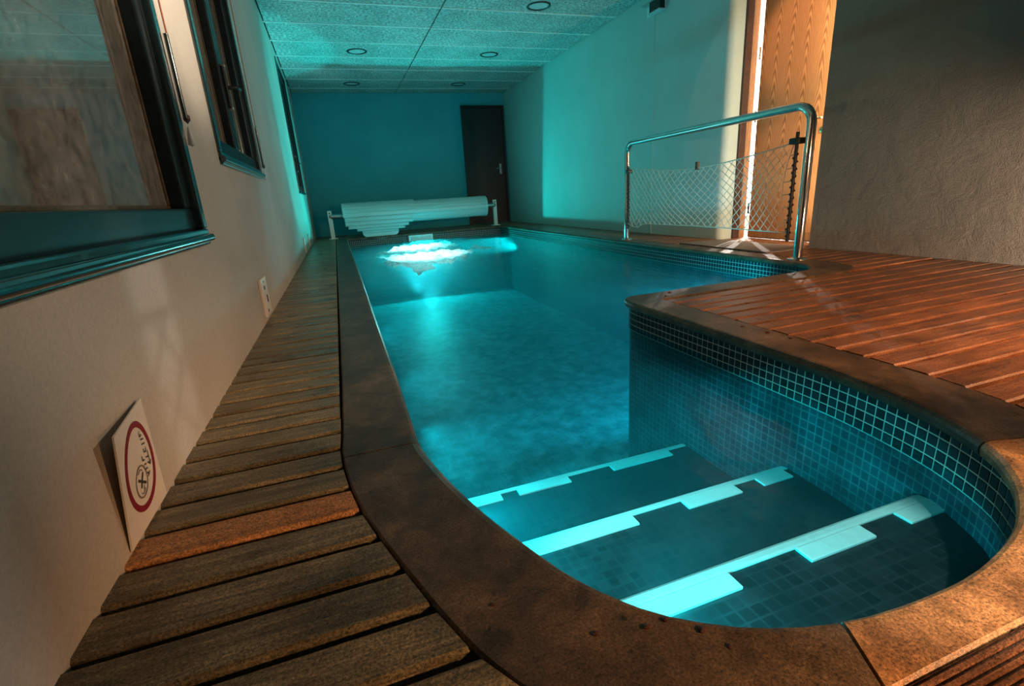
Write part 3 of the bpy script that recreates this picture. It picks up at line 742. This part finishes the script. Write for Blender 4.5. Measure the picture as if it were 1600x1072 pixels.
plate(7.56, 7.70, 0.03, 0.195, 'thin plate low on the long wall, closest to the far wall')

SX = XL + 0.020
sg = thing('warning_sign', (XL, 0.98, 0.0), 'square white sign with a dark red ring leaning on the wall above the deck', 'sign')
ga, gb, gz0, gz1 = 0.895, 1.085, 0.006, 0.222
bb = B(); NS = 8
def sx_at(yv, zv):   # the board bows: its near upper corner stands off the wall
    u = (gb - yv) / (gb - ga); t_ = (zv - gz0) / (gz1 - gz0)
    return XL + 0.005 + 0.022 * u * t_ + 0.005 * t_
vs = []; fs = []
for i in range(NS + 1):
    for j in range(NS + 1):
        y_ = ga + (gb - ga) * i / NS; z_ = gz0 + (gz1 - gz0) * j / NS; vs.append((sx_at(y_, z_), y_, z_))
m_ = NS + 1
vs += [(x_ - 0.003, y_, z_) for x_, y_, z_ in vs[:m_ * m_]]
for i in range(NS):
    for j in range(NS):
        a_ = i * m_ + j; fs.append((a_, a_ + m_, a_ + m_ + 1, a_ + 1)); k_ = a_ + m_ * m_; fs.append((k_, k_ + 1, k_ + m_ + 1, k_ + m_))
edge = [i * m_ for i in range(m_)] + [NS * m_ + j for j in range(1, m_)] + [i * m_ + NS for i in range(NS - 1, -1, -1)] + [j for j in range(NS - 1, 0, -1)]
for a_, c_ in zip(edge, edge[1:] + edge[:1]): fs.append((a_, c_, c_ + m_ * m_, a_ + m_ * m_))
bb.add(vs, fs); bb.build('board', m_paper, sg)
yc, zc_, RR = 0.992, 0.120, 0.076
def ring(bb, cy, cz, ro, ri, lift, k=40, sy=1.0, sz=1.0):
    vs = []
    for i in range(k):
        a_ = 2 * math.pi * i / k
        for rr in (ro, ri):
            y_, z_ = cy + rr * sy * math.cos(a_), cz + rr * sz * math.sin(a_); vs.append((sx_at(y_, z_) + lift, y_, z_))
    bb.add(vs, [(2 * i, 2 * i + 1, (2 * i + 3) % (2 * k), (2 * i + 2) % (2 * k)) for i in range(k)]); return bb
ring(B(), yc, zc_, RR, RR - 0.0105, 0.0012, 48, 1.02, 1.12).build('red_ring', m_red, sg, 'dark red ring')
def strokes(name, lines, wd, m, label=None):
    bb = B()
    for ln in lines:
        for (y1_, z1_), (y2_, z2_) in zip(ln[:-1], ln[1:]):
            dv = Vector((y2_ - y1_, z2_ - z1_)); n_ = Vector((-dv.y, dv.x)).normalized() * wd / 2
            q = [(y1_ + n_.x, z1_ + n_.y), (y2_ + n_.x, z2_ + n_.y), (y2_ - n_.x, z2_ - n_.y), (y1_ - n_.x, z1_ - n_.y)]
            bb.add([(sx_at(a_, c_) + 0.0013, a_, c_) for a_, c_ in q], [(0, 1, 2, 3)])
    return bb.build(name, m, sg, label)
pc, pz = yc - 0.008, zc_ - 0.028
ring(B(), pc, pz, .031, .028, 0.0012, 28).build('symbol_ring', m_ink2, sg, 'thin grey circle')
strokes('crossed_figure', [[(pc - .016, pz + .010), (pc + .018, pz - .012)], [(pc + .012, pz + .014), (pc - .008, pz - .010)]], 0.005, m_ink)
strokes('figure_detail', [[(pc - .012, pz + .020), (pc, pz + .024), (pc + .010, pz + .018)], [(pc - .012, pz - .018), (pc - .002, pz - .024), (pc + .010, pz - .018)], [(pc + .002, pz - .018), (pc + .006, pz - .010)]], 0.0028, m_ink2)
def P2(a_, c_): return (yc + a_, zc_ + c_)
strokes('lettering', [
  [P2(.030, .058), P2(.027, .050), P2(.031, .045), P2(.038, .048)], [P2(.030, .040), P2(.044, .036)], [P2(.030, .030), P2(.046, .026)],
  [P2(.032, .020), P2(.033, .012), P2(.044, .010), P2(.046, .018)], [P2(.036, .000), P2(.050, -.004)], [P2(.050, .008), P2(.050, -.022)], [P2(.040, -.012), P2(.050, -.020), P2(.056, -.014)],
  [P2(.016, .012), P2(.016, .002), P2(.026, .000)], [P2(.020, -.008), P2(.030, -.010)], [P2(.020, -.018), P2(.032, -.020)], [P2(.024, -.026), P2(.034, -.034)], [P2(.026, -.036), P2(.038, -.030)]], 0.0028, m_ink)

# ------------------------------------------------------------------ far door
fd = thing('door_1', (3.05, YF, 0), 'black door in the far blue wall behind the roller cover', 'door', kind='structure')
B().box((2.655, YF - 0.035, 0.005), (3.45, YF - 0.002, 2.225), 0.004).build('leaf', m_fdoor, fd)
q = B(); q.box((2.61, YF - 0.05, 0), (2.652, YF, 2.27), 0.004); q.box((3.453, YF - 0.05, 0), (3.495, YF, 2.27), 0.004); q.box((2.652, YF - 0.05, 2.229), (3.453, YF, 2.27), 0.004)
q.build('frame', m_fdoor, fd)
hp = B().box((3.33, YF - 0.045, 0.97), (3.375, YF - 0.033, 1.17), 0.004).build('handle', m_steel, fd, 'steel door handle')
B().tube([(3.352, YF - 0.04, 1.08), (3.352, YF - 0.085, 1.08), (3.34, YF - 0.092, 1.08), (3.24, YF - 0.092, 1.08)], 0.009, 8).build('lever', m_steel, hp)

# ------------------------------------------------------------------ oak door in the recess
od = thing('door_2', (3.82, 3.5, 0), 'oak veneered door standing slightly ajar in the recess', 'door', kind='structure')
XD = 3.80
B().box((XD, 3.00, 0.0005), (XD + 0.04, 3.868, 2.42), 0.003).build('leaf', m_oak, od)
B().box((XD - 0.006, 3.00, 0.012), (XD, 3.868, 0.085), 0.002).build('kick_rail', m_casing, od, 'pale oak strip along the foot')
q = B().box((3.66, 3.912, 0), (3.73, 3.995, ZC), 0.003); q.build('jamb', m_jamb, od, 'dark stained jamb')
B().box((3.73, 3.918, 0), (3.80, 3.95, ZC), 0.003).build('casing', m_casing, od, 'light oak casing strip')
B().box((3.70, 2.9, 2.435), (3.86, 3.93, ZC + .05), 0.003).build('head', m_jamb, od)
for z_ in (0.28, 1.10, 1.62):
    B().lathe((XD - 0.002, 3.885, z_ - 0.05), (0, 0, 1), [(0, .001), (0, .009), (.10, .009), (.10, .001)], 10).build('hinge', m_brass if z_ > 1 else m_black, od)
es = B().box((XD - 0.008, 3.095, 0.80), (XD, 3.155, 1.03), 0.004).lathe((XD - 0.004, 3.17, 0.895), (-1, 0, 0), [(0, .025), (.008, .025), (.012, .018), (.012, .001)], 16).build('escutcheon', m_brass, od, 'brass escutcheon')
B().tube([(XD, 3.15, 0.985), (XD - 0.05, 3.15, 0.985), (XD - 0.06, 3.16, 0.985), (XD - 0.06, 3.27, 0.985)], 0.010, 8).build('lever', m_brass, es)
B().box((XD - 0.006, 2.98, 0), (XD + 0.0, 2.999, 2.44)).build('stop', m_casing, od)

tag(B().prism([(3.06, 2.93), (3.20, 2.90), (3.45, 2.93), (3.48, 3.0), (3.52, 3.85), (3.06, 3.95)], 0.0005, 0.010).build('doormat', m_mat), 'grey brown doormat in front of the oak door', 'mat')

# ------------------------------------------------------------------ handrail and safety net
XRAIL = 2.97
hr = thing('handrail', (XRAIL, 3.64, 0), 'polished steel hoop handrail beside the pool edge', 'handrail')
ya, yb, zt, rc = 2.565, 4.735, 0.985, 0.11
path = [(XRAIL, ya, 0.0), (XRAIL, ya, zt - rc)]
for k in range(1, 10):
    a_ = k / 9 * math.pi / 2; path.append((XRAIL, ya + rc - rc * math.cos(a_), zt - rc + rc * math.sin(a_)))
for k in range(0, 9):
    a_ = k / 9 * math.pi / 2; path.append((XRAIL, yb - rc + rc * math.sin(a_), zt - rc + rc * math.cos(a_)))
path += [(XRAIL, yb, zt - rc), (XRAIL, yb, 0.0)]
B().tube(path, 0.029, 16).build('hoop', m_chrome, hr)
for y_ in (ya, yb): B().lathe((XRAIL, y_, 0.0), (0, 0, 1), [(0.001, .062), (.006, .062), (.010, .055), (.016, .033), (.016, .029)], 20).build('base_flange', m_chrome, hr)

net = thing('safety_net', (XRAIL, 3.64, 0.17), 'sagging diamond mesh net tied between the posts of the steel handrail', 'net')
na, nb_ = 2.65, 4.66
def net_pt(u, v):
    # u 0 near .. 1 far, v 0 bottom .. 1 top
    top = 0.768 - 0.085 * math.sin(math.pi * u) ** 0.9 - 0.03 * u + (0.0 if u < .5 else 0.02 * (u - .5))
    bot = 0.178 + 0.012 * math.sin(math.pi * u) - (0.05 * max(0, 1 - abs(u - .93) / .07) if u > .86 else 0)
    y_ = na + (nb_ - na) * u
    y_ += 0.06 * math.exp(-((u) / 0.16) ** 2) * math.sin(math.pi * v) * 1.0            # drawn in at the near post
    y_ += (0.05 * (v - .5) if 0.05 < u < 0.95 else 0) * math.sin(math.pi * u)
    x_ = XRAIL - 0.035 + 0.05 * math.sin(math.pi * v) * math.sin(math.pi * u) * math.sin(7 * u)
    return (x_, y_, bot + (top - bot) * v)
bb = B(); NU, NV = 26, 7.5
for sgn in (1, -1):
    k = -9
    while k < NU + 9:
        pts = []
        for s_ in range(0, 16):
            v_ = s_ / 15; u_ = (k + sgn * (v_ - .5) * NV + .5) / NU
            if -0.0001 <= u_ <= 1.0001:
                jj = 0.004 * math.sin(13 * u_ * NU + 5 * v_)
                p = net_pt(u_, v_); pts.append((p[0], p[1], p[2] + jj))
        if len(pts) > 1: bb.tube(pts, 0.0029, 4, caps=False)
        k += 1
o = bb.build('net_mesh', m_cord, net); o['kind'] = 'stuff'
for u_, py in ((0.0, 2.635), (1.0, 4.665)):
    q = B()
    q.tube([net_pt(u_, i / 14) for i in range(15)], 0.003, 5)
    for i in range(0, 15, 2):
        p = net_pt(u_, i / 14); q.tube([p, (XRAIL - 0.03, py, p[2] + 0.01)], 0.003, 5)
    q.build('edge_cord', m_cord, net)
B().tube([net_pt(i / 24, 1.0) for i in range(25)], 0.0045, 6).build('top_rope', m_cord, net)
B().tube([net_pt(i / 24, 0.0) for i in range(25)], 0.004, 6).build('bottom_rope', m_cord, net)
for y_, z1 in ((2.635, 0.83), (4.665, 0.76)):
    pole = B().tube([(XRAIL - 0.03, y_, 0.12), (XRAIL - 0.03, y_, z1)], 0.011, 8).build('net_pole', m_black, net, 'thin black pole')
    B().box((XRAIL - 0.05, y_ - 0.03 if y_ < 3 else y_ - .02, z1 - 0.075), (XRAIL + 0.01, y_ + 0.05 if y_ < 3 else y_ + .03, z1 - 0.035), 0.008).build('clip', m_black, pole)
    lash = [(XRAIL - 0.03 + 0.016 * math.cos(t_ * 1.1), y_ + 0.016 * math.sin(t_ * 1.1), 0.14 + (z1 - .26) * t_ / 70) for t_ in range(71)]
    B().tube(lash, 0.004, 5).build('lashing', m_blackcord, pole)
B().box((XRAIL - 0.045, 3.585, 0.655), (XRAIL - 0.02, 3.615, 0.72), 0.004).build('rope_tag', m_bead, net, 'brown tag clipped to the top rope')

# ------------------------------------------------------------------ roller with slatted pool cover
rl = thing('cover_roller', (1.4, 9.30, 0), 'white slatted pool cover wound on a roller at the far end', 'pool cover')
RY, RZ, RR0 = 9.22, 0.375, 0.175
B().tube([(-0.10, RY, RZ), (2.86, RY, RZ)], 0.045, 16).build('axle', m_steel, rl)
for x_ in (-0.112, 2.872):
    p = B().box((x_ - 0.035, RY - 0.025, 0.012), (x_ + 0.035, RY + 0.025, RZ + 0.10), 0.006)
    st = p.build('support_post', m_white, rl)
    B().box((x_ - 0.075, RY - 0.06, 0.0), (x_ + 0.075, RY + 0.06, 0.014), 0.004).build('base_plate', m_white, st)
    B().lathe((x_, RY - 0.026, RZ + 0.06), (0, -1, 0), [(0, .012), (.002, .012), (.002, .001)], 12).build('bolt', m_black, st)
    B().box((x_ - 0.014, RY - 0.028, RZ - 0.02), (x_ + 0.014, RY - 0.024, RZ + 0.03)).build('label_plate', m_ink2, st)
def slat(x0, x1, ang, rad, wd, name='slat', endr=False):
    # tangential slat at angle ang (0 = front -y, 90 = top) slightly crowned
    q = B(); pr = []
    for s_ in (-.5, -.42, -.2, .2, .42, .5):
        lift = 0.0 if abs(s_) > .45 else (0.006 if abs(s_) > .3 else 0.009); pr.append((s_ * wd, lift))
    vs = []
    ca, sa = math.cos(ang), math.sin(ang)
    for x_ in (x0, x1):
        for t_, l_ in pr + [(pr[-1][0], -0.008), (pr[0][0], -0.008)]:
            rr = rad + l_
            vs.append((x_, RY - ca * rr + sa * t_, RZ + sa * rr + ca * t_))
    k_ = len(pr) + 2
    q.add(vs, [(i, (i + 1) % k_, k_ + (i + 1) % k_, k_ + i) for i in range(k_)] + [list(range(k_)), list(range(k_, 2 * k_))[::-1]])
    return q.build(name, m_slat, rl)
NSL = 16
for k in range(NSL):
    slat(0.12, 2.69, 2 * math.pi * k / NSL, RR0, 2 * math.pi * RR0 / NSL * 0.99)
R1 = RR0 + 0.026
B().lathe((2.69, RY, RZ), (1, 0, 0), [(0, 0.0), (0.0, RR0 - .01), (0.004, RR0 - .012), (0.004, 0.001)], 24).build('end_disc', m_white, rl)
for k in range(0, 9):    # outer turn, narrow part of the cover
    ang = math.radians(2 + 22 * k)
    x1 = 1.32 - (0.05 if k == 1 else 0) if k < 3 else 1.34
    slat(0.10, x1 if k else 1.33, ang, R1, 2 * math.pi * R1 / 16 * 1.0)
# hanging tongue with its stepped, rounded end
yh = RY - R1
steps = [(0.12, 1.30, 0.340, 0.270), (0.12, 1.27, 0.270, 0.205), (0.16, 1.19, 0.205, 0.150), (0.30, 1.12, 0.150, 0.105), (0.38, 1.0, 0.105, 0.062)]
for x0, x1, z1, z0 in steps:
    q = B(); pr = [(z0, 0.004), (z0 + .006, -0.004), ((z0 + z1) / 2, -0.008), (z1 - .006, -0.004), (z1 - .001, 0.004), (z1 - .001, 0.012), (z0, 0.012)]
    vs = [(x_, yh + a_, z_) for x_ in (x0, x1) for z_, a_ in pr]; k_ = len(pr)
    q.add(vs, [(i, (i + 1) % k_, k_ + (i + 1) % k_, k_ + i) for i in range(k_)] + [list(range(k_)), list(range(k_, 2 * k_))[::-1]]); q.build('slat', m_slat, rl)
q = B(); arc = [(0.69 + 0.31 * math.cos(math.pi + math.pi * i / 20), 0.060 + 0.105 * math.sin(math.pi + math.pi * i / 20)) for i in range(21)]
vs = [(x_, yh + a_, z_) for a_ in (-0.006, 0.010) for x_, z_ in arc]
q.add(vs, [list(range(21)), list(range(21, 42))[::-1]] + [(i, (i + 1) % 21, 21 + (i + 1) % 21, 21 + i) for i in range(21)]); q.build('end_tongue', m_slat, rl, 'rounded end of the hanging cover')

# ------------------------------------------------------------------ ceiling downlights, emergency light
def downlight(x_, y_, label):
    t = thing('downlight', (x_, y_, ZC), label, 'downlight', 'recessed ceiling downlights')
    B().lathe((x_, y_, ZC), (0, 0, -1), [(-.004, .132), (.006, .132), (.010, .126), (.010, .112), (.0, .106)], 28).build('ring', m_black, t)
    B().lathe((x_, y_, ZC), (0, 0, -1), [(.001, .108), (.003, .06), (.004, .001)], 24).build('lens', m_glasslens, t)
for x_, y_, lb in ((2.43, 5.666, 'unlit round downlight in the ceiling nearest the viewpoint'), (.590, 7.55, 'unlit round downlight in the brightest ceiling bay on the window side'),
                   (2.43, 7.55, 'unlit round downlight in the bright ceiling bay on the smooth wall side'), (.580, 9.44, 'unlit dark ringed downlight next to the far wall on the window side'),
                   (2.42, 9.44, 'unlit dark ringed downlight next to the far wall in front of the black door')):
    downlight(x_, y_, lb)
em = thing('emergency_light', (XR, 5.05, 2.30), 'small box shaped emergency light high on the teal wall', 'light')
B().box((XR - 0.012, 4.90, 2.29), (XR, 5.22, 2.42), 0.003).build('back_plate', m_white, em)
B().box((XR - 0.075, 4.90, 2.285), (XR - 0.012, 5.09, 2.40), 0.006).build('body', m_black, em)
B().box((XR - 0.09, 4.895, 2.385), (XR - 0.010, 5.215, 2.398), 0.003).build('hood', m_steel, em)
B().box((XR - 0.085, 4.90, 2.272), (XR - 0.012, 5.09, 2.286), 0.003).build('lens', m_glasslens, em)

# ------------------------------------------------------------------ crumbs of dirt on the coping
crumbs = [(.303, .430, .006), (.333, .430, .005), (.366, .398, .006), (.125, .545, .004), (.236, .447, .005), (.382, .366, .004), (1.62, 2.16, .010), (1.553, 2.10, .008), (1.50, 1.55, .008), (1.46, 1.352, .010), (1.47, 1.26, .008), (1.445, 1.46, .009)]
for x_, y_, s_ in crumbs:
    bm = bmesh.new(); bmesh.ops.create_icosphere(bm, subdivisions=1, radius=1)
    for q in bm.verts: q.co = Vector((q.co.x * s_ * random.uniform(.7, 1.5), q.co.y * s_ * random.uniform(.6, 1.2), max(q.co.z, -0.3) * s_ * 0.5))
    me = bpy.data.meshes.new('dirt_crumb'); bm.to_mesh(me); bm.free(); me.materials.append(m_jamb)
    o = bpy.data.objects.new('dirt_crumb', me); C.objects.link(o); o.location = (x_, y_, s_ * 0.12)
    if y_ < 1: tag(o, 'small dark crumb of dirt on the brown coping at the rounded near end', 'dirt', 'dirt crumbs on the near coping')
    else: tag(o, 'dark flake of dirt on the coping between tile band and planks', 'dirt', 'dirt flakes on the long coping')
